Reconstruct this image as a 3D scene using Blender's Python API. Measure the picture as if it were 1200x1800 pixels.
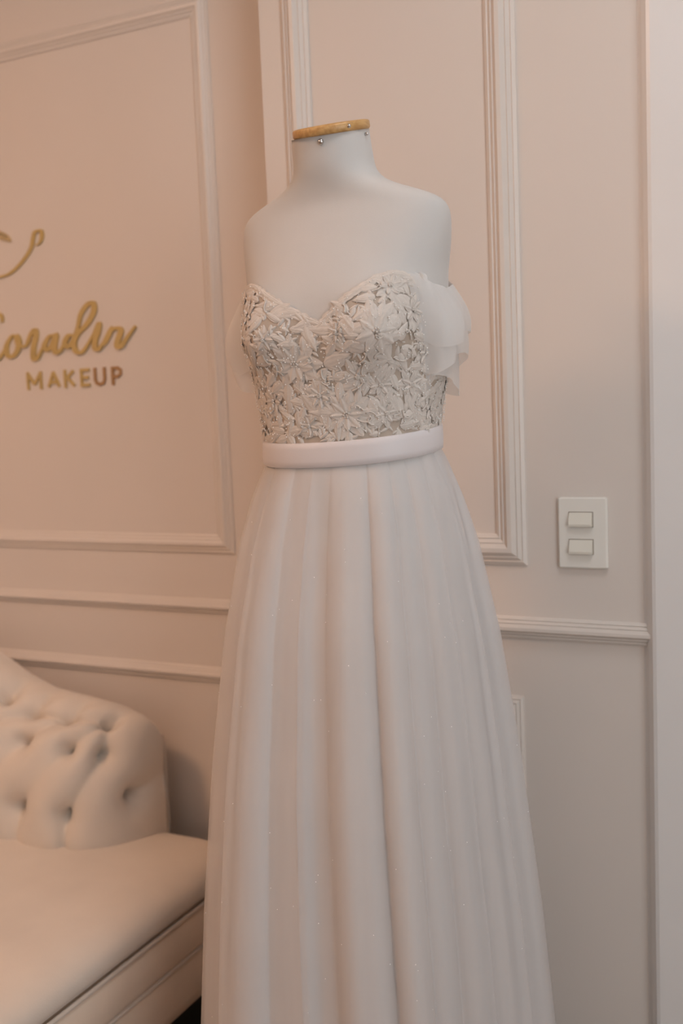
import bpy, math, random
import numpy as np
from mathutils import Vector, Matrix

random.seed(7)
rng = np.random.default_rng(11)
for o in list(bpy.data.objects):
    bpy.data.objects.remove(o)
scene = bpy.context.scene
COL = scene.collection
rad = math.radians

# ------------------------------------------------------------------ camera
def make_camera():
    yaw, pitch, roll = rad(26.5), rad(5.75), 0.041
    fw = Vector((-math.sin(yaw)*math.cos(pitch), math.cos(yaw)*math.cos(pitch), -math.sin(pitch)))
    r0 = Vector((math.cos(yaw), math.sin(yaw), 0)); u0 = r0.cross(fw)
    R = math.cos(roll)*r0 - math.sin(roll)*u0
    U = math.sin(roll)*r0 + math.cos(roll)*u0
    cd = bpy.data.cameras.new('camera'); co = bpy.data.objects.new('camera', cd); COL.objects.link(co)
    m = Matrix((R, U, -fw)).transposed().to_4x4(); m.translation = (0, 0, 1.28)
    co.matrix_world = m
    cd.sensor_fit = 'VERTICAL'; cd.sensor_height = 36; cd.sensor_width = 24; cd.lens = 37
    cd.clip_start = 0.02
    cd.dof.use_dof = True; cd.dof.focus_distance = 1.42; cd.dof.aperture_fstop = 3.2
    scene.camera = co
make_camera()

# ------------------------------------------------------------------ world, exposure
w = bpy.data.worlds.new('world'); scene.world = w; w.use_nodes = True
w.node_tree.nodes['Background'].inputs[0].default_value = (0.75, 0.78, 0.85, 1)
w.node_tree.nodes['Background'].inputs[1].default_value = 0.6
vs = scene.view_settings
vs.view_transform = 'Standard'; vs.look = 'None'; vs.gamma = 1; vs.use_curve_mapping = False
vs.exposure = 0.0

CEIL = 2.72
NEUTRAL = (0.97, 0.97, 1.0); WARM = (1.0, 0.56, 0.32)
# ceiling panels of the room (x, y, size x, size y, colour, strength), built below as lamps
PANELS = [(0.05, 0.80, 0.60, 0.60, NEUTRAL, 7.5),
          (-0.35, -1.1, 0.62, 0.62, NEUTRAL, 2.2),
          (-2.05, 0.05, 0.50, 0.50, WARM, 37.0)]
# area light added at an unseen window to brighten the right side
WY0, WY1, WZ0, WZ1 = -1.45, 0.35, 0.55, 2.25
ld = bpy.data.lights.new('side_fill', 'AREA'); ld.shape = 'RECTANGLE'; ld.size = WY1-WY0; ld.size_y = WZ1-WZ0
ld.energy = 33; ld.color = (0.88, 0.95, 1.0)
lo_ = bpy.data.objects.new('side_fill', ld); COL.objects.link(lo_)
lo_.location = (1.54, (WY0+WY1)/2, (WZ0+WZ1)/2); lo_.rotation_euler = (rad(90), 0, rad(90))

# ------------------------------------------------------------------ materials
MATS = {}
def nodes_of(name):
    m = bpy.data.materials.new(name); m.use_nodes = True
    nt = m.node_tree; b = nt.nodes['Principled BSDF']
    MATS[name] = m
    return m, nt, b
def setp(b, **k):
    for key, v in k.items():
        key = key.replace('_', ' ')
        if key in b.inputs: b.inputs[key].default_value = v
def mat(name, col, rough=.5, metal=0, noise=0.03, nscale=8, bump=0, bscale=200, sheen=0, spec=.5, sub=0):
    m, nt, b = nodes_of(name)
    setp(b, Roughness=rough, Metallic=metal)
    b.inputs['Specular IOR Level'].default_value = spec
    if sheen:
        b.inputs['Sheen Weight'].default_value = sheen; b.inputs['Sheen Roughness'].default_value = .5
    tc = nt.nodes.new('ShaderNodeTexCoord')
    n = nt.nodes.new('ShaderNodeTexNoise'); n.inputs['Scale'].default_value = nscale; n.inputs['Detail'].default_value = 4
    nt.links.new(tc.outputs['Object'], n.inputs['Vector'])
    r = nt.nodes.new('ShaderNodeValToRGB')
    r.color_ramp.elements[0].position = .3; r.color_ramp.elements[1].position = .7
    r.color_ramp.elements[0].color = tuple(c*(1-noise) for c in col)+(1,)
    r.color_ramp.elements[1].color = tuple(min(1, c*(1+noise)) for c in col)+(1,)
    nt.links.new(n.outputs['Fac'], r.inputs['Fac']); nt.links.new(r.outputs['Color'], b.inputs['Base Color'])
    if bump:
        n2 = nt.nodes.new('ShaderNodeTexNoise'); n2.inputs['Scale'].default_value = bscale
        nt.links.new(tc.outputs['Object'], n2.inputs['Vector'])
        bp = nt.nodes.new('ShaderNodeBump'); bp.inputs['Strength'].default_value = bump; bp.inputs['Distance'].default_value = .002
        nt.links.new(n2.outputs['Fac'], bp.inputs['Height']); nt.links.new(bp.outputs['Normal'], b.inputs['Normal'])
    return m
def tulle(name, col, opacity, transl=.4):
    m = bpy.data.materials.new(name); m.use_nodes = True; nt = m.node_tree; nt.nodes.clear(); MATS[name] = m
    out = nt.nodes.new('ShaderNodeOutputMaterial')
    d = nt.nodes.new('ShaderNodeBsdfDiffuse'); t = nt.nodes.new('ShaderNodeBsdfTranslucent'); tr = nt.nodes.new('ShaderNodeBsdfTransparent')
    tc = nt.nodes.new('ShaderNodeTexCoord'); n = nt.nodes.new('ShaderNodeTexNoise'); n.inputs['Scale'].default_value = 40
    mp = nt.nodes.new('ShaderNodeMapping'); mp.inputs['Scale'].default_value = (1, 1, .08)
    nt.links.new(tc.outputs['Object'], mp.inputs['Vector']); nt.links.new(mp.outputs['Vector'], n.inputs['Vector'])
    mr = nt.nodes.new('ShaderNodeMapRange'); mr.inputs['To Min'].default_value = opacity-.03; mr.inputs['To Max'].default_value = opacity+.03
    nt.links.new(n.outputs['Fac'], mr.inputs['Value'])
    d.inputs['Color'].default_value = col+(1,); t.inputs['Color'].default_value = col+(1,)
    a = nt.nodes.new('ShaderNodeMixShader'); a.inputs[0].default_value = transl
    nt.links.new(d.outputs[0], a.inputs[1]); nt.links.new(t.outputs[0], a.inputs[2])
    c = nt.nodes.new('ShaderNodeMixShader'); nt.links.new(mr.outputs['Result'], c.inputs[0])
    nt.links.new(tr.outputs[0], c.inputs[1]); nt.links.new(a.outputs[0], c.inputs[2])
    nt.links.new(c.outputs[0], out.inputs[0])
    return m
def emis(name, col, s):
    m = bpy.data.materials.new(name); m.use_nodes = True; nt = m.node_tree; nt.nodes.clear(); MATS[name] = m
    out = nt.nodes.new('ShaderNodeOutputMaterial'); e = nt.nodes.new('ShaderNodeEmission')
    e.inputs[0].default_value = col+(1,); e.inputs[1].default_value = s
    nt.links.new(e.outputs[0], out.inputs[0]); return m

mat('wall_paint', (.745, .675, .615), .55, noise=.012, nscale=3, bump=.05, bscale=90)
mat('trim_paint', (.755, .69, .63), .42, noise=.01)
mat('white_gloss', (.84, .82, .80), .32, noise=.01)
mat('ceiling_paint', (.82, .79, .76), .8, noise=.01)
mat('floor_dark', (.26, .19, .14), .4, noise=.2, nscale=5)
mat('shade_black', (.006, .010, .008), .6, noise=.2, nscale=5)
mat('form_cloth', (.60, .58, .555), .75, noise=.015, nscale=20, bump=.08, bscale=900, sheen=.2)
mat('switch_plastic', (.85, .825, .76), .35, noise=.01)
mat('switch_key', (.80, .77, .68), .28, noise=.01)
mat('sofa_velvet', (.71, .63, .545), .75, noise=.04, nscale=9, bump=.12, bscale=500, sheen=.35)
mat('sofa_base', (.80, .66, .53), .8, noise=.05, nscale=9, bump=.12, bscale=500, sheen=.25)
mat('switch_gap', (.25, .19, .14), .6, noise=.1)
mat('gold', (.66, .50, .22), .42, .55, noise=.06, nscale=30)
mat('gold_rose', (.50, .31, .16), .42, .6, noise=.06, nscale=30)
mat('gold_polished', (.85, .70, .42), .12, 1, noise=.03, nscale=30)
mat('steel', (.62, .60, .58), .22, 1, noise=.02)
mat('satin_white', (.70, .66, .66), .45, noise=.012, nscale=12, bump=.05, bscale=1200, sheen=.25)
mat('lining_satin', (.66, .60, .56), .5, noise=.02, nscale=10)
mat('nude_mesh', (.50, .415, .34), .7, noise=.06, nscale=60, bump=.3, bscale=1500)
mat('lace_thread', (.68, .62, .56), .55, noise=.05, nscale=120, bump=.35, bscale=1400, sheen=.2)
mat('bead_glass', (.93, .92, .90), .06, .0, noise=.02)
tulle('tulle_skirt', (.87, .85, .84), .42, .3)
tulle('tulle_sleeve', (.95, .93, .91), .60, .35)

def wood(name, c1, c2):
    m, nt, b = nodes_of(name); setp(b, Roughness=.38)
    tc = nt.nodes.new('ShaderNodeTexCoord'); mp = nt.nodes.new('ShaderNodeMapping'); mp.inputs['Scale'].default_value = (60, 8, 60)
    n = nt.nodes.new('ShaderNodeTexNoise'); n.inputs['Scale'].default_value = 3; n.inputs['Detail'].default_value = 6
    r = nt.nodes.new('ShaderNodeValToRGB')
    r.color_ramp.elements[0].color = c1+(1,); r.color_ramp.elements[1].color = c2+(1,)
    r.color_ramp.elements[0].position = .35; r.color_ramp.elements[1].position = .65
    nt.links.new(tc.outputs['Object'], mp.inputs[0]); nt.links.new(mp.outputs[0], n.inputs['Vector'])
    nt.links.new(n.outputs['Fac'], r.inputs['Fac']); nt.links.new(r.outputs['Color'], b.inputs['Base Color'])
wood('pale_wood', (.50, .27, .09), (.66, .40, .16))

# ------------------------------------------------------------------ helpers
def link(name, verts, faces, m, parent=None, smooth=True):
    me = bpy.data.meshes.new(name)
    me.from_pydata([tuple(map(float, v)) for v in verts], [], [tuple(map(int, f)) for f in faces])
    me.validate(); me.update()
    if smooth: me.polygons.foreach_set('use_smooth', [True]*len(me.polygons))
    me.materials.append(MATS[m])
    o = bpy.data.objects.new(name, me); COL.objects.link(o)
    if parent is not None: o.parent = parent; o.matrix_parent_inverse = parent.matrix_world.inverted()
    return o
def empty(name, loc):
    o = bpy.data.objects.new(name, None); COL.objects.link(o); o.location = loc
    o.matrix_world = Matrix.Translation(loc); return o
def tag(o, label=None, cat=None, group=None, kind=None):
    if label: o['label'] = label
    if cat: o['category'] = cat
    if group: o['group'] = group
    if kind: o['kind'] = kind
    return o
def struct(o, label=None):
    return tag(o, label, kind='structure')
class MB:
    def __init__(s): s.v = []; s.f = []
    def add(s, v, f):
        k = len(s.v); s.v += [tuple(p) for p in v]; s.f += [tuple(i+k for i in q) for q in f]; return s
    def box(s, a, b, bev=0):
        x0, y0, z0 = a; x1, y1, z1 = b
        if bev <= 0:
            v = [(x0,y0,z0),(x1,y0,z0),(x1,y1,z0),(x0,y1,z0),(x0,y0,z1),(x1,y0,z1),(x1,y1,z1),(x0,y1,z1)]
            f = [(0,3,2,1),(4,5,6,7),(0,1,5,4),(1,2,6,5),(2,3,7,6),(3,0,4,7)]
            return s.add(v, f)
        # chamfered box: rings in z of chamfered rectangles
        def ring(i, z):
            e = bev
            xa, xb, ya, yb = x0+i, x1-i, y0+i, y1-i
            return [(xa+e,ya,z),(xb-e,ya,z),(xb,ya+e,z),(xb,yb-e,z),(xb-e,yb,z),(xa+e,yb,z),(xa,yb-e,z),(xa,ya+e,z)]
        rs = [ring(bev, z0), ring(0, z0+bev), ring(0, z1-bev), ring(bev, z1)]
        v = [p for r in rs for p in r]; f = []
        for k in range(3):
            for i in range(8):
                j = (i+1) % 8; f.append((k*8+i, k*8+j, k*8+8+j, k*8+8+i))
        f.append(tuple(range(7, -1, -1))); f.append(tuple(range(24, 32)))
        return s.add(v, f)
    def loft(s, rings, cap0=True, cap1=True, closed=True):
        n = len(rings[0]); v = [p for r in rings for p in r]; f = []
        for k in range(len(rings)-1):
            for i in range(n if closed else n-1):
                j = (i+1) % n; f.append((k*n+i, k*n+j, (k+1)*n+j, (k+1)*n+i))
        if cap0: f.append(tuple(range(n-1, -1, -1)))
        if cap1: f.append(tuple(range((len(rings)-1)*n, len(rings)*n)))
        return s.add(v, f)
    def lathe(s, c, prof, n=32, M=None):
        rings = []
        for r, z in prof:
            ring = [Vector((r*math.cos(2*math.pi*i/n), r*math.sin(2*math.pi*i/n), z)) for i in range(n)]
            if M is not None: ring = [M @ p for p in ring]
            rings.append([p+Vector(c) for p in ring])
        return s.loft(rings)
    def tube(s, pts, r, n=8):
        pts = [Vector(p) for p in pts]; rings = []
        for i, p in enumerate(pts):
            t = (pts[min(i+1, len(pts)-1)]-pts[max(i-1, 0)]).normalized()
            a = t.orthogonal().normalized() if abs(t.z) > .9 else t.cross(Vector((0,0,1))).normalized()
            b = t.cross(a)
            rings.append([p+(a*math.cos(2*math.pi*k/n)+b*math.sin(2*math.pi*k/n))*r for k in range(n)])
        return s.loft(rings)
    def build(s, name, m, parent=None, smooth=False):
        return link(name, s.v, s.f, m, parent, smooth)
def grid_faces(ni, nj, wrap=False):
    f = []
    for i in range(ni-1):
        for j in range(nj if wrap else nj-1):
            k = (j+1) % nj; f.append((i*nj+j, i*nj+k, (i+1)*nj+k, (i+1)*nj+j))
    return f
def catmull(pts, k=6):
    P = [np.array(p, float) for p in pts]; P = [2*P[0]-P[1]]+P+[2*P[-1]-P[-2]]; out = []
    for i in range(1, len(P)-2):
        for t in np.linspace(0, 1, k, endpoint=False):
            a, b, c, d = P[i-1], P[i], P[i+1], P[i+2]
            out.append(.5*((2*b)+(-a+c)*t+(2*a-5*b+4*c-d)*t*t+(-a+3*b-3*c+d)*t**3))
    out.append(P[-2]); return out

# ------------------------------------------------------------------ the room
YR, YL, XJ = 1.713, 1.835, -0.979      # main wall face, recessed wall face, where the step is
X0, X1, Y0 = -3.9, 1.5, -2.3
DX0, DX1, DZ = -0.20, 0.64, 2.12       # door opening
struct(MB().box((X0-.1, Y0-.1, -.1), (X1+.1, 2.0, 0)).build('floor', 'floor_dark'), 'brown floor under the chaise')
struct(MB().box((X0-.1, Y0-.1, CEIL), (X1+.1, 2.0, CEIL+.1)).build('ceiling', 'ceiling_paint'))
b = MB()
b.box((XJ, YR, 0), (DX0, 2.0, CEIL)); b.box((DX1, YR, 0), (X1, 2.0, CEIL)); b.box((DX0, YR, DZ), (DX1, 2.0, CEIL))
struct(b.build('wall_back', 'wall_paint'), 'rose beige painted wall with moulded panels behind the dress')
struct(MB().box((X0, YL, 0), (XJ, 2.0, CEIL)).build('wall_back_recessed', 'wall_paint'), 'rose beige painted wall with gold lettering above the chaise')
struct(MB().box((X0-.1, Y0, 0), (X0, 2.0, CEIL)).build('wall_left', 'wall_paint'))
b = MB()
b.box((X1, Y0, 0), (X1+.1, WY0, CEIL)); b.box((X1, WY1, 0), (X1+.1, 2.0, CEIL)); b.box((X1, WY0, 0), (X1+.1, WY1, WZ0)); b.box((X1, WY0, WZ1), (X1+.1, WY1, CEIL))
struct(b.build('wall_right', 'wall_paint'))
struct(MB().box((X0, Y0-.1, 0), (X1, Y0, CEIL)).build('wall_front', 'wall_paint'))
win = empty('window_1', (X1, (WY0+WY1)/2, WZ0)); struct(win, 'unseen window added in the right-hand wall for the side light')
b = MB()
for ya, yb in ((WY0, WY0+.05), (WY1-.05, WY1), ((WY0+WY1)/2-.025, (WY0+WY1)/2+.025)): b.box((X1+.005, ya, WZ0+.05), (X1+.035, yb, WZ1-.05))
b.box((X1+.005, WY0, WZ0), (X1+.035, WY1, WZ0+.05)); b.box((X1+.005, WY0, WZ1-.05), (X1+.035, WY1, WZ1))
b.build('window_frame', 'white_gloss', win)

# moulded trims: symmetric stepped profile (across, proud of the wall)
PROF = [(0, 0), (0, .004), (.11, .0075), (.15, .006), (.26, .0115), (.30, .010), (.43, .0175), (.57, .0175),
        (.70, .010), (.74, .0115), (.85, .006), (.89, .0075), (1, .004), (1, 0)]
def frame_trim(name, x0, x1, z0, z1, y, wd=.05, label=None, hs=1.0):
    """picture-frame moulding with mitred corners; x0..x1, z0..z1 are its outer edges"""
    rings = []
    for (sx, sz) in ((0, 0), (1, 0), (1, 1), (0, 1)):
        ring = []
        for a, h in PROF:
            i = a*wd
            ring.append(((x0+i) if sx == 0 else (x1-i), y-h*hs, (z0+i) if sz == 0 else (z1-i)))
        rings.append(ring)
    rings.append(rings[0])
    m = MB().loft(rings, False, False, closed=False)
    return struct(m.build(name, 'trim_paint'), label)
def rail_trim(name, x0, x1, z0, z1, y, label=None, hs=1.0):
    r0 = [(x0, y-h*hs, z0+a*(z1-z0)) for a, h in PROF]; r1 = [(x1, y-h*hs, z0+a*(z1-z0)) for a, h in PROF]
    return struct(MB().loft([r0, r1]).build(name, 'trim_paint'), label)
frame_trim('trim_1', -.932, -.507, 1.000, 2.08, YR, .052, 'upper rectangular panel moulding behind the dress')
frame_trim('trim_2', -.932, -.519, .17, .772, YR, .040, 'lower rectangular panel moulding behind the skirt')
rail_trim('trim_3', XJ, -.300, .873, .911, YR, 'horizontal dado rail on the wall below the light switch')
frame_trim('trim_4', -3.05, -1.164, .984, 2.100, YL, .040, 'large panel moulding framing the gold lettering', .6)
rail_trim('trim_5', X0, XJ, .856, .886, YL, 'horizontal dado rail above the chaise', .7)
frame_trim('trim_6', -3.05, -1.164, .15, .740, YL, .034, 'lower panel moulding partly hidden by the chaise', .7)
def base_prof(name, x0, x1, y):
    pr = [(0, 0), (0, .016), (.75, .016), (.85, .010), (.93, .008), (1, 0)]
    r0 = [(x0, y-h, a*.12) for a, h in pr]; r1 = [(x1, y-h, a*.12) for a, h in pr]
    struct(MB().loft([r0, r1]).build(name, 'trim_paint'))
base_prof('baseboard_back', XJ, -.31, YR); base_prof('baseboard_back_recessed', X0, XJ, YL)
# door casing and door
cp = [(-.316, 0), (-.312, .004), (-.307, .013), (-.299, .022), (-.293, .024), (-.215, .024), (-.205, .018), (-.20, .018), (-.20, 0)]
b = MB().loft([[(x, YR-h, 0) for x, h in cp], [(x, YR-h, DZ+.11) for x, h in cp]])
struct(b.build('trim_7', 'white_gloss', smooth=False), 'glossy white upright door casing at the end of the wall')
cr = [(DX1-.20-x, h) for x, h in cp]
struct(MB().loft([[(x+.0, YR-h, 0) for x, h in cr[::-1]], [(x, YR-h, DZ+.11) for x, h in cr[::-1]]]).build('trim_8', 'white_gloss'))
struct(MB().box((-.20, YR-.024, DZ), (DX1, YR, DZ+.11), .004).build('trim_9', 'white_gloss'))
door = struct(empty('door_1', ((DX0+DX1)/2, YR+.05, 0)), 'white panelled door beside the casing')
MB().box((DX0+.004, YR+.02, .006), (DX1-.004, YR+.06, DZ-.004)).build('door_leaf', 'white_gloss', door)
for z0, z1 in ((.18, .95), (1.08, 1.98)):
    o = frame_trim('door_panel', DX0+.12, DX1-.12, z0, z1, YR+.02, .035); del o['kind']; o.parent = door; o.matrix_parent_inverse = door.matrix_world.inverted()
    o.data.materials[0] = MATS['white_gloss']
hd = MB().tube([(DX0+.07, YR+.022, 1.0), (DX0+.07, YR-.035, 1.0), (DX0+.09, YR-.045, 1.0), (DX0+.19, YR-.045, 1.0)], .009, 10)
hd.build('door_handle', 'steel', door, True)

# ------------------------------------------------------------------ ceiling lamps
for i, (x, y, sx, sy, c, s) in enumerate(PANELS):
    emis('lamp_glow_%d' % i, c, s)
    e = empty('ceiling_light', (x, y, CEIL))
    tag(e, ['square neutral ceiling panel light near the door', 'square neutral ceiling panel light in the middle of the room',
            'small warm ceiling panel light in front of the lettered wall'][i], 'ceiling light')
    b = MB(); t = .025
    b.box((x-sx/2-t, y-sy/2-t, CEIL-.03), (x+sx/2+t, y-sy/2, CEIL)); b.box((x-sx/2-t, y+sy/2, CEIL-.03), (x+sx/2+t, y+sy/2+t, CEIL))
    b.box((x-sx/2-t, y-sy/2, CEIL-.03), (x-sx/2, y+sy/2, CEIL)); b.box((x+sx/2, y-sy/2, CEIL-.03), (x+sx/2+t, y+sy/2, CEIL))
    b.build('frame', 'white_gloss', e)
    MB().box((x-sx/2, y-sy/2, CEIL-.022), (x+sx/2, y+sy/2, CEIL-.004)).build('diffuser', 'lamp_glow_%d' % i, e)

# ------------------------------------------------------------------ light switch
sw = tag(empty('light_switch', (-.412, YR, 1.057)), 'cream double rocker light switch plate on the wall beside the door casing', 'light switch')
MB().box((-.452, YR-.009, .998), (-.371, YR, 1.116), .0025).build('plate', 'switch_plastic', sw)
for zc in (1.0795, 1.0345):
    k = MB(); x0, x1, h = -.4325, -.3945, .0115
    pr = [(zc-h, -.0093), (zc-h, -.0165), (zc-h+.004, -.0172), (zc+h-.002, -.0115), (zc+h, -.0108), (zc+h, -.0093)]
    k.loft([[(x0, YR+d, z) for z, d in pr], [(x1, YR+d, z) for z, d in pr]])
    rk = k.build('rocker', 'switch_key', sw)
    bz = MB(); g = .0012
    for (xa, xb, za, zb) in ((x0-g, x0, zc-h-g, zc+h+g), (x1, x1+g, zc-h-g, zc+h+g), (x0, x1, zc-h-g, zc-h), (x0, x1, zc+h, zc+h+g)):
        bz.box((xa, YR-.0096, za), (xb, YR-.0088, zb))
    bz.build('gap', 'switch_gap', rk)

# ------------------------------------------------------------------ gold lettering on the wall
def ribbon(mb, pts, wd, y, th=.004, taper=True, k=7):
    P = catmull(pts, k); n = len(P); L = []; Rr = []
    for i, p in enumerate(P):
        t = P[min(i+1, n-1)]-P[max(i-1, 0)]; t = t/(np.linalg.norm(t)+1e-9); nn = np.array((-t[1], t[0]))
        # broad-nib pen: strokes running down are heavier
        wv = wd*(.62+.5*abs(t[1])**1.5)
        if taper: wv *= min(1, .45+2.5*min(i, n-1-i)/n)
        L.append(p+nn*wv/2); Rr.append(p-nn*wv/2)
    rings = [[(l[0], y, l[1]), (l[0], y-th-.0016*q/n, l[1]), (r[0], y-th-.0016*q/n, r[1]), (r[0], y, r[1])] for q, (l, r) in enumerate(zip(L, Rr))]
    mb.loft(rings)
SCRIPT = {
 'C': [(-1.7528,1.4998),(-1.7531,1.5123),(-1.7628,1.5185),(-1.7821,1.5130),(-1.8078,1.4828),(-1.8189,1.4471),(-1.8028,1.4182),(-1.7765,1.4167),(-1.7607,1.4269),(-1.7461,1.4427)],
 'o': [(-1.7107,1.4653),(-1.7253,1.4676),(-1.7437,1.4481),(-1.7456,1.4288),(-1.7315,1.4211),(-1.7138,1.4325),(-1.7064,1.4541),(-1.7125,1.4667),(-1.7070,1.4472),(-1.6892,1.4420),(-1.6734,1.4574)],
 'r': [(-1.6894,1.4414),(-1.6706,1.4681),(-1.6573,1.4760),(-1.6568,1.4618),(-1.6651,1.4378),(-1.6672,1.4146),(-1.6557,1.4140),(-1.6357,1.4387)],
 'a': [(-1.5985,1.4593),(-1.6160,1.4604),(-1.6336,1.4413),(-1.6276,1.4301),(-1.6126,1.4386),(-1.5976,1.4620),(-1.6060,1.4341),(-1.6000,1.4225),(-1.5873,1.4277),(-1.5715,1.4482)],
 'd1': [(-1.5483,1.4574),(-1.5639,1.4571),(-1.5756,1.4417),(-1.5659,1.4331),(-1.5510,1.4468)],
 'd2': [(-1.5622,1.4368),(-1.5386,1.4700),(-1.5259,1.5009),(-1.5056,1.5204),(-1.4903,1.5219),(-1.4902,1.5035),(-1.5107,1.4787),(-1.5379,1.4593),(-1.5496,1.4414),(-1.5460,1.4239),(-1.5311,1.4185),(-1.5147,1.4312),(-1.4959,1.4539)],
 'i': [(-1.4990,1.4488),(-1.4788,1.4777),(-1.4819,1.4608),(-1.4919,1.4405),(-1.4914,1.4259),(-1.4814,1.4240),(-1.4634,1.4413)],
 'n1': [(-1.4429,1.4687),(-1.4561,1.4487),(-1.4692,1.4311)],
 'n2': [(-1.4598,1.4437),(-1.4452,1.4610),(-1.4285,1.4646),(-1.4208,1.4580),(-1.4286,1.4416),(-1.4329,1.4288),(-1.4251,1.4245),(-1.4074,1.4403),(-1.3813,1.4657)]}
sg = tag(empty('script_lettering', (-1.53, YL, 1.41)), 'gold handwritten script name on the panelled wall', 'sign')
for k, (names) in enumerate((('C',), ('o',), ('r',), ('a',), ('d1', 'd2'), ('i',), ('n1', 'n2'))):
    mb = MB()
    for q, nm in enumerate(names): ribbon(mb, SCRIPT[nm], .0128, YL+.0005-.0002*(k % 2)-.0001*q, .0045)
    mb.build('letter', 'gold', sg)
ml = tag(empty('capital_lettering', (-1.50, YL, 1.342)), 'small gold capitals reading MAKEUP under the script name', 'sign')
STROKES = {  # unit box strokes
 'M': [[(0,0),(0,1)],[(0,1),(.5,.25)],[(.5,.25),(1,1)],[(1,1),(1,0)]],
 'A': [[(0,0),(.5,1)],[(.5,1),(1,0)],[(.2,.33),(.8,.33)]],
 'K': [[(0,0),(0,1)],[(.03,.42),(.95,1)],[(.3,.55),(1,0)]],
 'E': [[(0,0),(0,1)],[(0,1),(1,1)],[(0,.5),(.85,.5)],[(0,0),(1,0)]],
 'U': [[(0,1),(0,.32),(.14,.08),(.5,0),(.86,.08),(1,.32),(1,1)]],
 'P': [[(0,0),(0,1)],[(0,1),(.6,1),(.95,.87),(.95,.60),(.6,.45),(0,.45)]]}
LX = {'M': (-1.6922,-1.6479), 'A': (-1.6334,-1.5957), 'K': (-1.5850,-1.5529), 'E': (-1.5388,-1.5127), 'U': (-1.5014,-1.4688), 'P': (-1.4535,-1.4246)}
for ch in 'MAKEUP':
    xa, xb = LX[ch]; sw_ = .0068; xa += sw_/2; xb -= sw_/2; za, zb = 1.3447+sw_/2, 1.3843-sw_/2
    mb = MB()
    for q, st in enumerate(STROKES[ch]):
        P = [np.array((xa+u*(xb-xa), za+v*(zb-za))) for u, v in st]
        rings = []
        for i, p in enumerate(P):
            t = P[min(i+1, len(P)-1)]-P[max(i-1, 0)]; t = t/np.linalg.norm(t); nn = np.array((-t[1], t[0]))
            e = -t*sw_/2*(1 if i == 0 else (-1 if i == len(P)-1 else 0)) if abs(t[0]) < .1 or abs(t[1]) < .1 else t*0
            e = e if ch in 'EMKPU' else e*0
            l, r = p+e*(.98 if i in (0, len(P)-1) else 0)+nn*sw_/2, p+e*.98+nn*-sw_/2
            y = YL+.0005-.0002*q
            rings.append([(l[0], y, l[1]), (l[0], y-.004, l[1]), (r[0], y-.004, r[1]), (r[0], y, r[1])])
        mb.loft(rings)
    mb.build('letter', 'gold_rose' if ch in 'UP' else 'gold', ml)
fl = tag(empty('gold_flourish', (-1.65, YL, 1.59)), 'thin curling gold flourish with a leaf above the script name', 'wall ornament')
mb = MB(); ribbon(mb, [(-1.8710,1.6718),(-1.8311,1.6296),(-1.7815,1.6033),(-1.7388,1.6021),(-1.7092,1.6107),(-1.6772,1.6314),(-1.6535,1.6549),(-1.6450,1.6763),(-1.6390,1.6879),(-1.6226,1.6898),(-1.6194,1.6799),(-1.6227,1.6691),(-1.6299,1.6620),(-1.6389,1.6603)], .0085, YL+.0005, .004)
mb.build('stem', 'gold', fl)
mb = MB()
lp = catmull([(-1.7802,1.7061), (-1.7646,1.7056), (-1.7470,1.6947), (-1.7257,1.6859), (-1.7114,1.6770)], 5); n = len(lp); rings = []
for i, p in enumerate(lp):
    t = lp[min(i+1, n-1)]-lp[max(i-1, 0)]; t = t/np.linalg.norm(t); nn = np.array((-t[1], t[0])); wv = .0095*math.sin(math.pi*(.06+.88*i/(n-1)))**.7
    rings.append([(p[0]+nn[0]*wv*math.cos(a), YL-.0085*max(0, math.sin(a)), p[1]+nn[1]*wv*math.cos(a)) for a in np.linspace(0, math.pi, 9)])
mb.loft(rings); mb.build('leaf', 'gold_polished', fl, True)

# ------------------------------------------------------------------ chaise
SX0, SX1, SY0, SY1 = -3.05, -1.138, .98, 1.762
sofa = tag(empty('tufted_chaise', ((SX0+SX1)/2, 1.37, 0)), 'peach velvet chaise with button tufted backrest against the lettered wall', 'sofa')
def rrect(x0, x1, y0, y1, r, z, n=7):
    pts = []
    for cx, cy, a0 in ((x1-r, y1-r, 0), (x0+r, y1-r, 90), (x0+r, y0+r, 180), (x1-r, y0+r, 270)):
        for k in range(n):
            a = rad(a0+90*k/(n-1)); pts.append((cx+r*math.cos(a), cy+r*math.sin(a), z))
    return pts
def rr_loft(rows, r0=.035):
    return [rrect(SX0+i, SX1-i, SY0+i, SY1-i*.6, max(.012, r0+i*.3), z) for i, z in rows]
MB().loft(rr_loft([(.012, .150), (.003, .156), (.0, .175), (.0, .245), (.002, .250)])).build('base_rail', 'sofa_base', sofa, True)
MB().loft(rr_loft([(.002, .254), (-.001, .265), (-.003, .29), (-.001, .322), (.004, .331)])).build('base_band', 'sofa_base', sofa, True)
def piping(z, r, i):
    pts = rrect(SX0+i, SX1-i, SY0+i, SY1-i*.6, .035, z); pts.append(pts[0])
    MB().tube(pts, r, 6).build('piping', 'sofa_velvet', sofa, True)
piping(.2525, .0035, .0); piping(.3345, .0042, -.002)
cush = MB().loft(rr_loft([(.010, .338), (.001, .343), (-.004, .355), (-.001, .370), (.008, .383), (.022, .394), (.042, .402), (.075, .408), (.13, .412), (.22, .4155), (.32, .417)]))
cush.build('seat_cushion', 'sofa_velvet', sofa, True)
MB().box((SX0+.06, SY0+.06, 0), (SX1-.06, SY1-.02, .151)).build('shade_plinth', 'shade_black', sofa)  # near-black block standing in for the deep shade under the chaise
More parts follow.
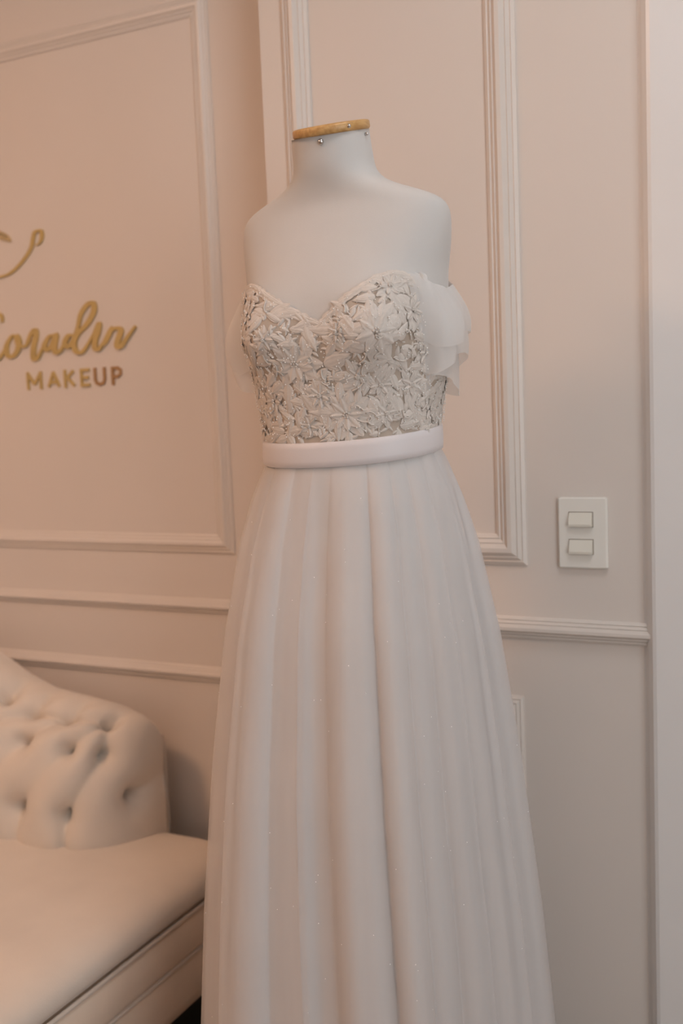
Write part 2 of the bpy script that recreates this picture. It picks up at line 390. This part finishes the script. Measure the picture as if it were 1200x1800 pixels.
def back_h(x):
    xs = [-3.05, -2.6, -2.1, -1.85, -1.72, -1.64, -1.57, -1.45, -1.39, -1.35, -1.325, -1.312]
    hs = [.93, .93, .89, .835, .778, .734, .708, .692, .682, .664, .640, .607]
    return np.interp(x, xs, hs)
def backrest():
    PX = np.array([(1.557, .395), (1.548, .43), (1.546, .49), (1.552, .55), (1.566, .60), (1.588, .64), (1.62, .672), (1.66, .688), (1.70, .688), (1.735, .672), (1.754, .64), (1.757, .55), (1.757, .395)])
    PP = np.array(catmull([tuple(p) for p in PX], 8))
    hn = .69
    xs_s = list(np.arange(-3.05, -1.47, .010)); cols = [(x, 0.) for x in xs_s]+[(-1.47+.158*math.sin(a), a) for a in np.linspace(0, math.pi/2*.985, 34)]
    nj = len(PP); V = np.zeros((len(cols), nj, 3))
    for i, (x, a) in enumerate(cols):
        h = float(back_h(x)); c = max(math.cos(a), .02)
        V[i, :, 0] = x; V[i, :, 1] = 1.757-(1.757-PP[:, 0])*c; V[i, :, 2] = .395+(PP[:, 1]-.395)*(h-.395)/(hn-.395)
    du = np.gradient(V, axis=0); dv = np.gradient(V, axis=1); N = np.cross(du, dv); N /= np.linalg.norm(N, axis=2, keepdims=True)+1e-9
    if N[20, 10, 1] > 0: N = -N
    B = {}
    B['A1'] = (-1.552, 1.60, .705); B['A2'] = (-1.372, 1.66, .668)
    B['B1'] = (-1.545, 1.57, .632); B['B2'] = (-1.432, 1.572, .622); B['B3'] = (-1.348, 1.615, .604)
    B['C1'] = (-1.553, 1.55, .49); B['C2'] = (-1.427, 1.56, .484); B['C3'] = (-1.318, 1.66, .502)
    B['A3'] = (-1.462, 1.62, .682)
    for q in range(1, 9):
        x = -1.55-.118*q; B['B%d' % (10+q)] = (x, 1.57, .632+.012*q); B['C%d' % (10+q)] = (x-.004, 1.55, .49); B['A%d' % (10+q)] = (x+.06, 1.60, .715+.02*min(q, 8))
    flat = V.reshape(-1, 3)
    vis = np.tile(np.arange(nj) < nj*.72, len(cols))
    cand = np.where(vis)[0]
    Pb = {}
    for k, p in B.items():
        Pb[k] = flat[cand[np.argmin(np.linalg.norm(flat[cand]-np.array(p), axis=1))]]
    seg = [('C1', 'B2'), ('C2', 'B3'), ('B1', 'A3'), ('B2', 'A2'), ('A3', 'A2'), ('B11', 'A1'), ('A1', 'A3'), ('C11', 'B1'), ('B3', 'A2')]
    for q in range(1, 8): seg += [('C%d' % (11+q), 'B%d' % (10+q)), ('B%d' % (11+q), 'A%d' % (10+q)), ('B%d' % (10+q), 'A%d' % (11+q))]
    segs = [(Pb[a], Pb[b_]) for a, b_ in seg]
    for k in Pb:                       # pleats running down into the seat, and over the top edge
        p = Pb[k]
        if k[0] == 'C' and k != 'C3': segs.append((p, np.array((p[0]-.012, p[1], .395))))
        if k == 'C3': segs.append((p, p+np.array((.03, .06, .02))))
        if k[0] == 'A': segs.append((p, p+np.array((.012, .05, .02))))
    D = np.zeros(len(flat))
    for p in Pb.values():
        d = np.linalg.norm(flat-p, axis=1); D -= .030*np.exp(-(d/.0135)**2)+.015*np.exp(-(d/.036)**2)
    C_ = np.zeros(len(flat))
    for a, b_ in segs:
        ab = b_-a; t = np.clip(((flat-a)@ab)/(ab@ab), 0, 1); d = np.linalg.norm(flat-(a+t[:, None]*ab), axis=1)
        C_ = np.maximum(C_, .012*np.exp(-(d/.0075)**2)+.010*np.exp(-(d/.026)**2))
    fade = np.tile(np.clip((nj*.78-np.arange(nj))/(nj*.1), 0, 1), len(cols))
    flat2 = flat+N.reshape(-1, 3)*((D-C_)*fade)[:, None]
    faces = grid_faces(len(cols), nj)
    faces.append(tuple(range(nj))); faces.append(tuple((len(cols)-1)*nj+j for j in range(nj-1, -1, -1)))
    bk = link('backrest', flat2, faces, 'sofa_velvet', sofa)
    Nf = N.reshape(-1, 3)
    for k, p in Pb.items():
        i = np.argmin(np.linalg.norm(flat-p, axis=1)); q = Vector(flat2[i]); nn = Vector(Nf[i])
        M = nn.to_track_quat('Z', 'Y').to_matrix()
        MB().lathe(q+nn*.001, [(.0085, -.002), (.009, .001), (.007, .0035), (.003, .0048), (.0005, .005)], 12, M).build('button', 'sofa_velvet', bk, True)
backrest()

# ------------------------------------------------------------------ dress form and its surface
AX, AY = -.654, 1.354
ROWS = np.array([  # z, half width, front depth, back depth, forward shift
 (.80, .150, .110, .110, 0), (.95, .165, .122, .130, 0), (1.05, .160, .118, .128, 0), (1.15, .138, .106, .108, 0), (1.20, .126, .098, .098, 0),
 (1.225, .1235, .0965, .095, 0), (1.26, .125, .098, .096, 0), (1.31, .132, .103, .100, 0), (1.37, .141, .108, .103, 0), (1.43, .1465, .104, .104, 0),
 (1.46, .1475, .094, .103, 0), (1.49, .153, .082, .098, 0), (1.52, .1560, .071, .090, 0), (1.538, .1550, .064, .082, 0), (1.550, .149, .061, .077, 0),
 (1.559, .136, .060, .072, .001), (1.567, .112, .060, .068, .003), (1.575, .088, .059, .064, .006), (1.585, .067, .057, .059, .012), (1.600, .0555, .055, .055, .019),
 (1.63, .0535, .053, .053, .026), (1.67, .0515, .0515, .0515, .032), (1.70, .051, .051, .051, .034)])
ZT = np.arange(.80, 1.70, .002)
def smooth_tab(c):
    v = np.interp(ZT, ROWS[:, 0], ROWS[:, c]); k = np.exp(-.5*(np.arange(-8, 9)/3.0)**2); k /= k.sum()
    return np.convolve(np.pad(v, 8, mode='edge'), k, 'valid')
TAB = [smooth_tab(c) for c in range(1, 5)]
def surf(phi, z, off=0.0):
    """point on the torso; phi = 0 front, positive towards +X"""
    phi = np.asarray(phi, float); z = np.asarray(z, float)
    a, bf, bb, fo = [np.interp(z, ZT, t) for t in TAB]
    s, c = np.sin(phi), np.cos(phi); e = .92
    w_ = 1/(1+np.exp(-c*8)); bd = bf*w_+bb*(1-w_)
    bump = 0
    for p0 in (-.54, .56):
        dz = z-1.375; sz = np.where(dz > 0, .056, .040)
        bump = bump+.026*np.exp(-((np.arctan2(np.sin(phi-p0), np.cos(phi-p0)))/.36)**2-(dz/sz)**2)
    x = (a+off)*np.sign(s)*np.abs(s)**e+bump*np.sin(phi)*.8
    y = -(bd+off)*np.sign(c)*np.abs(c)**e-fo-bump*np.cos(phi)
    return np.stack([AX+x, AY+y, z+0*phi], -1)
def surf_n(phi, z, off=0.0):
    h = 1e-3
    du = surf(phi+h, z, off)-surf(phi-h, z, off); dv = surf(phi, z+h, off)-surf(phi, z-h, off)
    n = np.cross(du, dv); return n/(np.linalg.norm(n, axis=-1, keepdims=True)+1e-12), np.linalg.norm(du, axis=-1)/(2*h), np.linalg.norm(dv, axis=-1)/(2*h)

form = tag(empty('dress_form', (AX, AY, 0)), 'white fabric covered dress form with a short neck and pale wood neck cap', 'mannequin')
CAPC = Vector((AX+.0035, AY-.0315, 1.6485)); TILT = rad(14.5)
CM = Matrix.Rotation(TILT, 3, 'X')     # leans the cap forward, towards -Y
CN = CM @ Vector((0, 0, 1))
zs = np.concatenate([np.arange(.86, 1.50, .012), np.arange(1.50, 1.606, .004), np.arange(1.61, 1.70, .006)])
nph = 96; ph = np.linspace(0, 2*math.pi, nph, endpoint=False)
G = np.array([surf(ph, np.full(nph, z)) for z in zs])
# cut the neck along the tilted cap plane
for i in range(len(zs)):
    for j in range(nph):
        p = Vector(G[i, j]); d = (p-CAPC).dot(CN)
        if d > -.001: G[i, j] = p-Vector((0, 0, 1))*((d+.001)/CN.z)
f = grid_faces(len(zs), nph, True); f.append(tuple(range(nph-1, -1, -1))); f.append(tuple((len(zs)-1)*nph+j for j in range(nph)))
link('torso', G.reshape(-1, 3), f, 'form_cloth', form)
cap = MB().lathe(CAPC, [(.046, -.002), (.0508, -.0012), (.0528, .0012), (.0528, .0085), (.0513, .0105), (.047, .0115), (.02, .0125), (.002, .0126)], 64, CM).build('neck_cap', 'pale_wood', form, True)
def rivet_or_glint(phi, dz, r, parent):
    base = CAPC+CM @ Vector((0, 0, dz)); d = CM @ Vector((math.sin(phi), -math.cos(phi), 0))
    M = d.to_track_quat('Z', 'Y').to_matrix()
    rr = .0508 if dz < 0 else .0520
    MB().lathe(base+d*rr, [(r, -.002), (r, .001), (r*.8, .0025), (r*.4, .0035), (r*.05, .0038)], 16, M).build('rivet_or_glint', 'steel', parent, True)
rivet_or_glint(rad(7), -.009, .0042, form); rivet_or_glint(rad(25.7+62), -.008, .0022, form); rivet_or_glint(rad(52), .005, .0030, cap)  # the last dot, on the cap, is a highlight modelled in steel
MB().lathe((AX, AY, 0), [(.016, .03), (.016, .87)], 20).build('pole', 'steel', form, True)
MB().lathe((AX, AY, 0), [(.14, 0), (.14, .012), (.12, .02), (.03, .03), (.022, .06), (.017, .07)], 40).build('base', 'steel', form, True)

# ------------------------------------------------------------------ the dress
dress = tag(empty('wedding_dress', (AX, AY, 0)), 'white wedding dress with beaded lace bodice, satin waistband and tulle skirt on the dress form', 'dress')
def band_z(p): return 1.226-.0105*np.cos(p)+.004*np.sin(p)
def neck_z(p):
    """top edge of the bodice"""
    d = np.degrees((p+math.pi) % (2*math.pi)-math.pi)
    return np.interp(d, [-180, -120, -85, -62, -50, -44, -36, -26, -16, -8, 0, 5, 10, 18, 27, 35, 42, 48, 54, 62, 80, 120, 180],
                        [1.40, 1.41, 1.420, 1.436, 1.450, 1.452, 1.449, 1.438, 1.423, 1.409, 1.396, 1.389, 1.402, 1.421, 1.436, 1.446, 1.450, 1.449, 1.443, 1.432, 1.42, 1.41, 1.40])
# bodice shell
nph = 180; ph = np.linspace(-math.pi, math.pi, nph, endpoint=False); nz = 40; G = np.zeros((nz+1, nph, 3))
for i in range(nz):
    t = i/(nz-1); z0 = band_z(ph)-.004; z1 = neck_z(ph); G[i] = surf(ph, z0+(z1-z0)*t, .0032)
G[nz] = surf(ph, neck_z(ph)-.0005, .0005)
bod = link('bodice', G.reshape(-1, 3), grid_faces(nz+1, nph, True), 'nude_mesh', dress)
bod['label'] = 'nude mesh bodice covered in white floral lace'
def on_body(phi0, z0, PQH, rot):
    """maps motif points (p, q, height) onto the bodice round (phi0, z0)"""
    PQH = np.asarray(PQH, float); c, s = math.cos(rot), math.sin(rot)
    p = PQH[:, 0]*c-PQH[:, 1]*s; q = PQH[:, 0]*s+PQH[:, 1]*c
    _, lu, lv = surf_n(np.array(phi0), np.array(z0), .004)
    phi = phi0+p/lu; z = z0+q/lv
    n, _, _ = surf_n(phi, z, .004)
    return surf(phi, z, .0036)+n*PQH[:, 2:3]
def petal(L, W, ribs=3, nu=9, nv=8, h=.0016, start=0.0, curl=.0015, shape=.8, notch=0):
    P = []
    for i in range(nv):
        t = i/(nv-1); wd = W*(math.sin(math.pi*min(.98, .06+.94*t**shape))**.75)
        for j in range(nu):
            s = -1+2*j/(nu-1)
            tip = L*(t-notch*t*t*(abs(math.cos(s*math.pi*1.5))-.5)) 
            hh = h*(1-s*s*.85)*(.35+.65*math.sin(math.pi*min(1, .15+.8*t)))+curl*t*t+.0007*math.cos(s*math.pi*ribs)*math.sin(math.pi*min(1, t+.05))
            P.append((s*wd/2, start+tip, hh))
    return P, grid_faces(nv, nu)
def flower_motif(r, n, layers=2):
    V = []; F = []
    for l in range(layers):
        for k in range(n):
            a = 2*math.pi*(k+.5*l)/n+random.uniform(-.12, .12); Lr = r*(1-.38*l)*random.uniform(.85, 1.08)
            P, f_ = petal(Lr, Lr*random.uniform(.55, .75), 2, 7, 6, .0014, .12*r, .0012+.0012*l)
            k0 = len(V); c, s = math.cos(a), math.sin(a)
            V += [(x*c-y*s, x*s+y*c, h+.0012*l) for x, y, h in P]; F += [tuple(i+k0 for i in q) for q in f_]
    for k in range(7):                # stamens
        a = 2*math.pi*k/7; cr = .11*r*(0 if k == 6 else 1)
        k0 = len(V); x, y = cr*math.cos(a), cr*math.sin(a); rr = .0016
        V += [(x, y, .0062)]+[(x+rr*math.cos(b_), y+rr*math.sin(b_), .0035) for b_ in np.linspace(0, 2*math.pi, 7)[:-1]]
        F += [(k0, k0+1+i, k0+1+(i+1) % 6) for i in range(6)]
    return V, F
LACE = []
def put(name, phi, z, rot, V, F):
    LACE.append((phi, z)); return link(name, on_body(phi, z, V, rot), F, 'lace_thread', bod)
D2 = math.radians
used = []
def free(phi, z, r):
    p = surf(np.array(phi), np.array(z))
    for q, rq in used:
        if np.linalg.norm(p-q) < (r+rq): return False
    return True
def mark(phi, z, r): used.append((surf(np.array(phi), np.array(z)), r))
FLOW = [(34, 1.372, .032, 8), (-9, 1.338, .030, 8), (17, 1.268, .028, 8), (42, 1.268, .017, 6), (-30, 1.290, .018, 6), (56, 1.40, .019, 6), (-36, 1.408, .018, 6),
        (60, 1.305, .019, 6), (80, 1.272, .019, 6), (-62, 1.33, .019, 6), (-55, 1.25, .018, 6), (24, 1.318, .016, 6), (85, 1.36, .020, 6), (110, 1.31, .022, 7), (-95, 1.30, .022, 7), (-95, 1.38, .02, 6),
        (140, 1.27, .022, 6), (140, 1.36, .022, 6), (172, 1.31, .024, 7), (-140, 1.27, .022, 6), (-135, 1.36, .022, 6), (-5, 1.255, .015, 6), (41, 1.432, .018, 6), (-48, 1.432, .013, 6), (2, 1.295, .019, 7), (-22, 1.372, .017, 6), (70, 1.345, .018, 6), (-75, 1.405, .018, 6), (14, 1.375, .015, 6), (38, 1.305, .016, 6), (-45, 1.37, .017, 6)]
for d, z, r, n in FLOW:
    r *= 1.15; V, F = flower_motif(r, n); put('lace_flower', D2(d), z, random.uniform(0, 6.28), V, F); mark(D2(d), z, r*.45)
# large fanned leaves seen beside the flowers: (phi, z, direction, length, width)
BIG = [(6, 1.335, -75, .042, .024), (10, 1.318, -95, .040, .018), (0, 1.312, -115, .036, .018), (37, 1.428, -75, .036, .020), (33, 1.418, 100, .026, .014), (24, 1.268, -80, .034, .015), (10, 1.270, 85, .034, .016),
       (-2, 1.245, 80, .034, .016), (30, 1.250, -60, .030, .014), (18, 1.245, 180, .022, .012), (66, 1.42, 20, .03, .014), (48, 1.345, -150, .03, .014), (-22, 1.355, 60, .03, .014), (-20, 1.315, 120, .03, .015),
       (20, 1.40, 60, .03, .016), (14, 1.395, -30, .024, .013), (-14, 1.395, 60, .026, .010), (52, 1.25, -80, .03, .013), (70, 1.245, -85, .032, .013), (-24, 1.248, 80, .03, .013)]
for d, z, a, L, W in BIG:
    V, F = petal(L, W, 4, 11, 9, .0022, 0, .0014, .75, .12); put('lace_leaf', D2(d), z, D2(a), V, F); mark(D2(d), z, .008)
cnt = 0
for tries in range(6000):
    d = random.uniform(-180, 180)
    if abs(d-25) > 98 and random.random() < .9: continue
    phi = D2(d); zb, zt = float(band_z(phi))+.018, float(neck_z(phi))
    z = random.uniform(zb, zt-.006); L = random.uniform(.020, .036)
    if not free(phi, z, .0044 if L < .026 else .0058): continue
    mark(phi, z, .0044)
    top = z > zt-.016
    rot = random.uniform(0, 6.28) if not top else (D2(90) if random.random() < .5 else D2(-90))+random.uniform(-.5, .5)
    V, F = petal(L, L*random.uniform(.42, .62), 3, 9, 8, .0020, -L/2, .0012, random.uniform(.7, 1.0)); put('lace_leaf', phi, z, rot, V, F); cnt += 1
    if cnt >= 215: break
# scalloped leaves laid along the neckline
for d in np.arange(-66, 68, 3.6):
    phi = D2(d); sl = math.atan2(float(neck_z(phi+.03)-neck_z(phi-.03)), .06*.13)
    V, F = petal(.022, .0125, 2, 7, 7, .0020, -.011, .0006, .8); put('lace_leaf', phi, float(neck_z(phi))-.0035, sl-math.pi/2+random.uniform(-.35, .35), V, F)
# small twigs and leaflets filling the gaps between the motifs
tv = []; tf = []
for k in range(1500):
    d = random.uniform(-100, 140) if k < 1250 else random.uniform(-180, 180); phi = D2(d); zb, zt = float(band_z(phi))+.018, float(neck_z(phi))-.004
    L = random.uniform(.008, .017); V, F = petal(L, L*random.uniform(.3, .55), 1, 5, 5, .0012, -L/2, .0006, .9)
    P = on_body(phi, random.uniform(zb, zt), V, random.uniform(0, 6.28)); k0 = len(tv); tv += [tuple(p) for p in P]; tf += [tuple(i+k0 for i in q) for q in F]
link('lace_leaflets', tv, tf, 'lace_thread', bod)['kind'] = 'stuff'
# curling corded stems
def scroll(L, turns, r=.0011):
    pts = []
    for t in np.linspace(0, 1, 16):
        a = turns*2*math.pi*t*t; k = 1-.6*t
        pts.append((L*(t-.5)*.6+L*.25*k*math.sin(a), L*.25*(1-k*math.cos(a)), .0028))
    V = []; F = []; n = 5
    for i, p in enumerate(pts):
        q0 = np.array(pts[max(i-1, 0)][:2]); q1 = np.array(pts[min(i+1, 15)][:2]); t = q1-q0; t /= np.linalg.norm(t)+1e-9; nn = (-t[1], t[0])
        for k in range(n):
            b_ = 2*math.pi*k/n; V.append((p[0]+nn[0]*r*math.cos(b_), p[1]+nn[1]*r*math.cos(b_), p[2]+r*math.sin(b_)))
    return V, grid_faces(16, n, True)
for k in range(60):
    d = random.uniform(-80, 120); phi = D2(d); zb, zt = float(band_z(phi))+.02, float(neck_z(phi))-.012
    V, F = scroll(random.uniform(.018, .034), random.uniform(.6, 1.2)); put('lace_scroll', phi, random.uniform(zb, zt), random.uniform(0, 6.28), V, F)
# beaded cord along the top edge
pp = np.linspace(-math.pi, math.pi, 260); e = surf(pp, neck_z(pp)-.0005, .0045)
MB().tube([tuple(p) for p in e], .0010, 6).build('edge_cord', 'lace_thread', bod, True)
# princess seams
for d in (40, -36):
    zz = np.linspace(1.235, 1.435, 40); ps = D2(d)+.10*np.sign(d)*((zz-1.24)/.2-.6)
    MB().tube([tuple(p) for p in surf(ps, zz, .0042)], .0009, 6).build('boning_seam', 'lace_thread', bod, True)
def bead_cloud(name, P, r, parent):
    ico = [(0, 0, 1), (.894, 0, .447), (.276, .851, .447), (-.724, .526, .447), (-.724, -.526, .447), (.276, -.851, .447),
           (.724, .526, -.447), (-.276, .851, -.447), (-.894, 0, -.447), (-.276, -.851, -.447), (.724, -.526, -.447), (0, 0, -1)]
    fc = [(0,1,2),(0,2,3),(0,3,4),(0,4,5),(0,5,1),(1,6,2),(2,7,3),(3,8,4),(4,9,5),(5,10,1),(6,7,2),(7,8,3),(8,9,4),(9,10,5),(10,6,1),(11,7,6),(11,8,7),(11,9,8),(11,10,9),(11,6,10)]
    V = []; F = []
    for p in P:
        k = len(V); rr = r*random.uniform(.7, 1.2); V += [(p[0]+rr*x, p[1]+rr*y, p[2]+rr*z) for x, y, z in ico]; F += [tuple(i+k for i in q) for q in fc]
    o = link(name, V, F, 'bead_glass', parent, False); o['kind'] = 'stuff'; return o
bp_ = rng.uniform(-math.pi, math.pi, 1500); bz_ = band_z(bp_)+.02+(neck_z(bp_)-band_z(bp_)-.022)*rng.uniform(0, 1, 1500)
bn, _, _ = surf_n(bp_, bz_, .004); bead_cloud('bodice_beads', surf(bp_, bz_, .004)+bn*.0042, .0009, bod)

# waistband
ph = np.linspace(-math.pi, math.pi, 160, endpoint=False); pr = [(-.0170, .001), (-.0170, .0055), (-.0158, .0072), (-.008, .0078), (0, .0080), (.008, .0078), (.0158, .0072), (.0170, .0055), (.0170, .001)]
G = np.array([surf(ph, band_z(ph)+dz, 0) for dz, o_ in pr])
Nn = np.stack([np.sin(ph), -np.cos(ph), 0*ph], -1)
base = surf(ph, np.full(160, 1.2225), 0)
G = np.array([np.stack([base[:, 0]+Nn[:, 0]*o_, base[:, 1]+Nn[:, 1]*o_, band_z(ph)+dz], -1) for dz, o_ in pr])
wb = link('waistband', G.reshape(-1, 3), grid_faces(len(pr), 160, True), 'satin_white', dress); wb['label'] = 'smooth white satin waistband'

# skirt
CRE = [(-180, 0), (-163, 1), (-147, 0), (-130, .5), (-112, 1), (-96, .3), (-80, 0), (-62, 0), (-38, .2), (-15, -1.0), (0, -1.5), (13, -.45), (33, .2), (45, -.2), (55, .2), (68, .5), (84, .6), (101, 0), (117, .5), (134, 0), (150, .6), (166, 0), (180, 0)]
CD = np.array([c[0] for c in CRE], float); CO = np.array([c[1] for c in CRE])
def skirt_pt(phi, z, folds, inset):
    d = np.degrees(phi); zb = band_z(phi)
    t = np.clip((1.205-z)/1.2, 0, 1)
    zr = z-(zb-1.2155)*np.clip((z-1.05)/.15, 0, 1)
    R = np.interp(zr, [.0, .351, .575, .792, .962, 1.087, 1.15, 1.178, 1.199, 1.23], [.285, .2535, .236, .213, .190, .165, .1455, .134, .1235, .118])-inset*np.clip((1.22-zr)/.12, .15, 1)
    drift = np.interp(z, [.3, 1.2], [3, -5.])*np.exp(-((d-5)/40)**2)          # folds swing a little as they fall
    dd = np.clip(d-drift, -179.99, 179.99)
    k = np.clip(np.searchsorted(CD, dd, side='right')-1, 0, len(CD)-2)
    wd = CD[k+1]-CD[k]; s = (dd-CD[k])/wd
    lobe = (np.sin(np.pi*s)**.55-.70)*np.minimum(1.25, wd/16.)
    sm = CO[k]
    lo = sm*np.sin(np.pi*s)**.4
    amp = np.interp(z, [0, .35, .8, 1.05, 1.15, 1.19], [.029, .024, .019, .0135, .008, .0025])*folds
    fine = .04*np.sin(np.radians(d)*37+z*3)
    r = R+amp*(lobe+1.1*lo+fine)
    ell = np.interp(z, [.75, 1.0, 1.2], [1.0, .95, .83]); wide = np.interp(z, [.75, 1.0, 1.2], [1., 1.015, 1.04])
    return np.stack([AX+r*wide*np.sin(phi), AY-r*ell*np.cos(phi), z+0*phi], -1)
def skirt(name, m, folds, inset, zlow, nphi, nz):
    ph = np.linspace(-math.pi, math.pi, nphi, endpoint=False); G = []
    for i in range(nz):
        t = (i/(nz-1))**1.25; zt = band_z(ph)-.010; G.append(skirt_pt(ph, zt+(zlow-zt)*t, folds, inset))
    return link(name, np.array(G).reshape(-1, 3), grid_faces(nz, nphi, True), m, dress)
skirt('skirt_lining', 'lining_satin', .95, .023, .03, 420, 60)
skirt('tulle_underlayer', 'tulle_skirt', 1.0, .016, .025, 540, 60)
tl = skirt('tulle_overlay', 'tulle_skirt', 1.1, 0, .02, 720, 70)
tl['label'] = 'sheer white tulle layer with tiny glitter dots'
sp = rng.uniform(D2(-70), D2(125), 150); sz = rng.uniform(.3, 1.17, 150)
bead_cloud('tulle_glitter', skirt_pt(sp, sz, 1.1, -.0006), .00065, tl)

# off-shoulder tulle sleeves: each gathered from three layers of tulle
def sleeve_layer(name, sign, reach, hem0, ph0, seed, parent, tuck):
    ns, nt = 80, 26; G = np.zeros((nt, ns, 3))
    for i in range(nt):
        t = i/(nt-1)
        for j in range(ns):
            s = j/(ns-1); a = math.pi*(.19+.73*s); ca, sa = math.cos(a), max(0., math.sin(a))      # front -> outside -> back
            hem = hem0+.013*math.sin(a*3.4+seed)-.020*(1-sa)
            top = 1.458-.024*sa*sa
            z = top+(hem-top)*t
            ox = .052+reach*math.sin(math.pi*min(1, t*tuck+.02))
            oy = .104+.010*math.sin(math.pi*t*.8)
            fold = (.001+.004*t)*math.sin(a*5.3+1.3*math.sin(a*3+seed)+t*.8+seed)+.0012*math.sin(a*17+2*seed)
            x = .092+(ox+fold)*sa**.85; y = -(oy+fold*.8)*ca*(1 if ca > 0 else .92)
            G[i, j] = (AX+sign*x, AY+y, z)
    m = 26
    for i in range(nt):                                     # the ends are sewn flat onto the bodice
        t = i/(nt-1)
        for j in list(range(0, m+1))+list(range(ns-m-1, ns)):
            s = j/m if j <= m else (ns-1-j)/m
            phi = sign*(D2(ph0)+D2(13)*t+s*.50) if j <= m else sign*(D2(138)-s*.45)
            q = surf(np.array(phi), np.array(min(G[i, j, 2], 1.450)), .0042)
            k = s*s*(3-2*s); G[i, j] = q*(1-k)+G[i, j]*k
    return link(name, G.reshape(-1, 3), grid_faces(nt, ns), 'tulle_sleeve', parent)
for sg_ in (1, -1):
    rk_, dh, tk = (1.3, .022, .78) if sg_ < 0 else (.80, 0, .60)
    o = sleeve_layer('sleeve', sg_, .034*rk_, 1.366-dh, 50, .6, dress, tk)
    sleeve_layer('tulle_layer', sg_, .026*rk_, 1.334-dh*.6, 55, 1.4, o, tk)
    sleeve_layer('tulle_layer', sg_, .005, 1.304, 61, 3.7, o, tk)
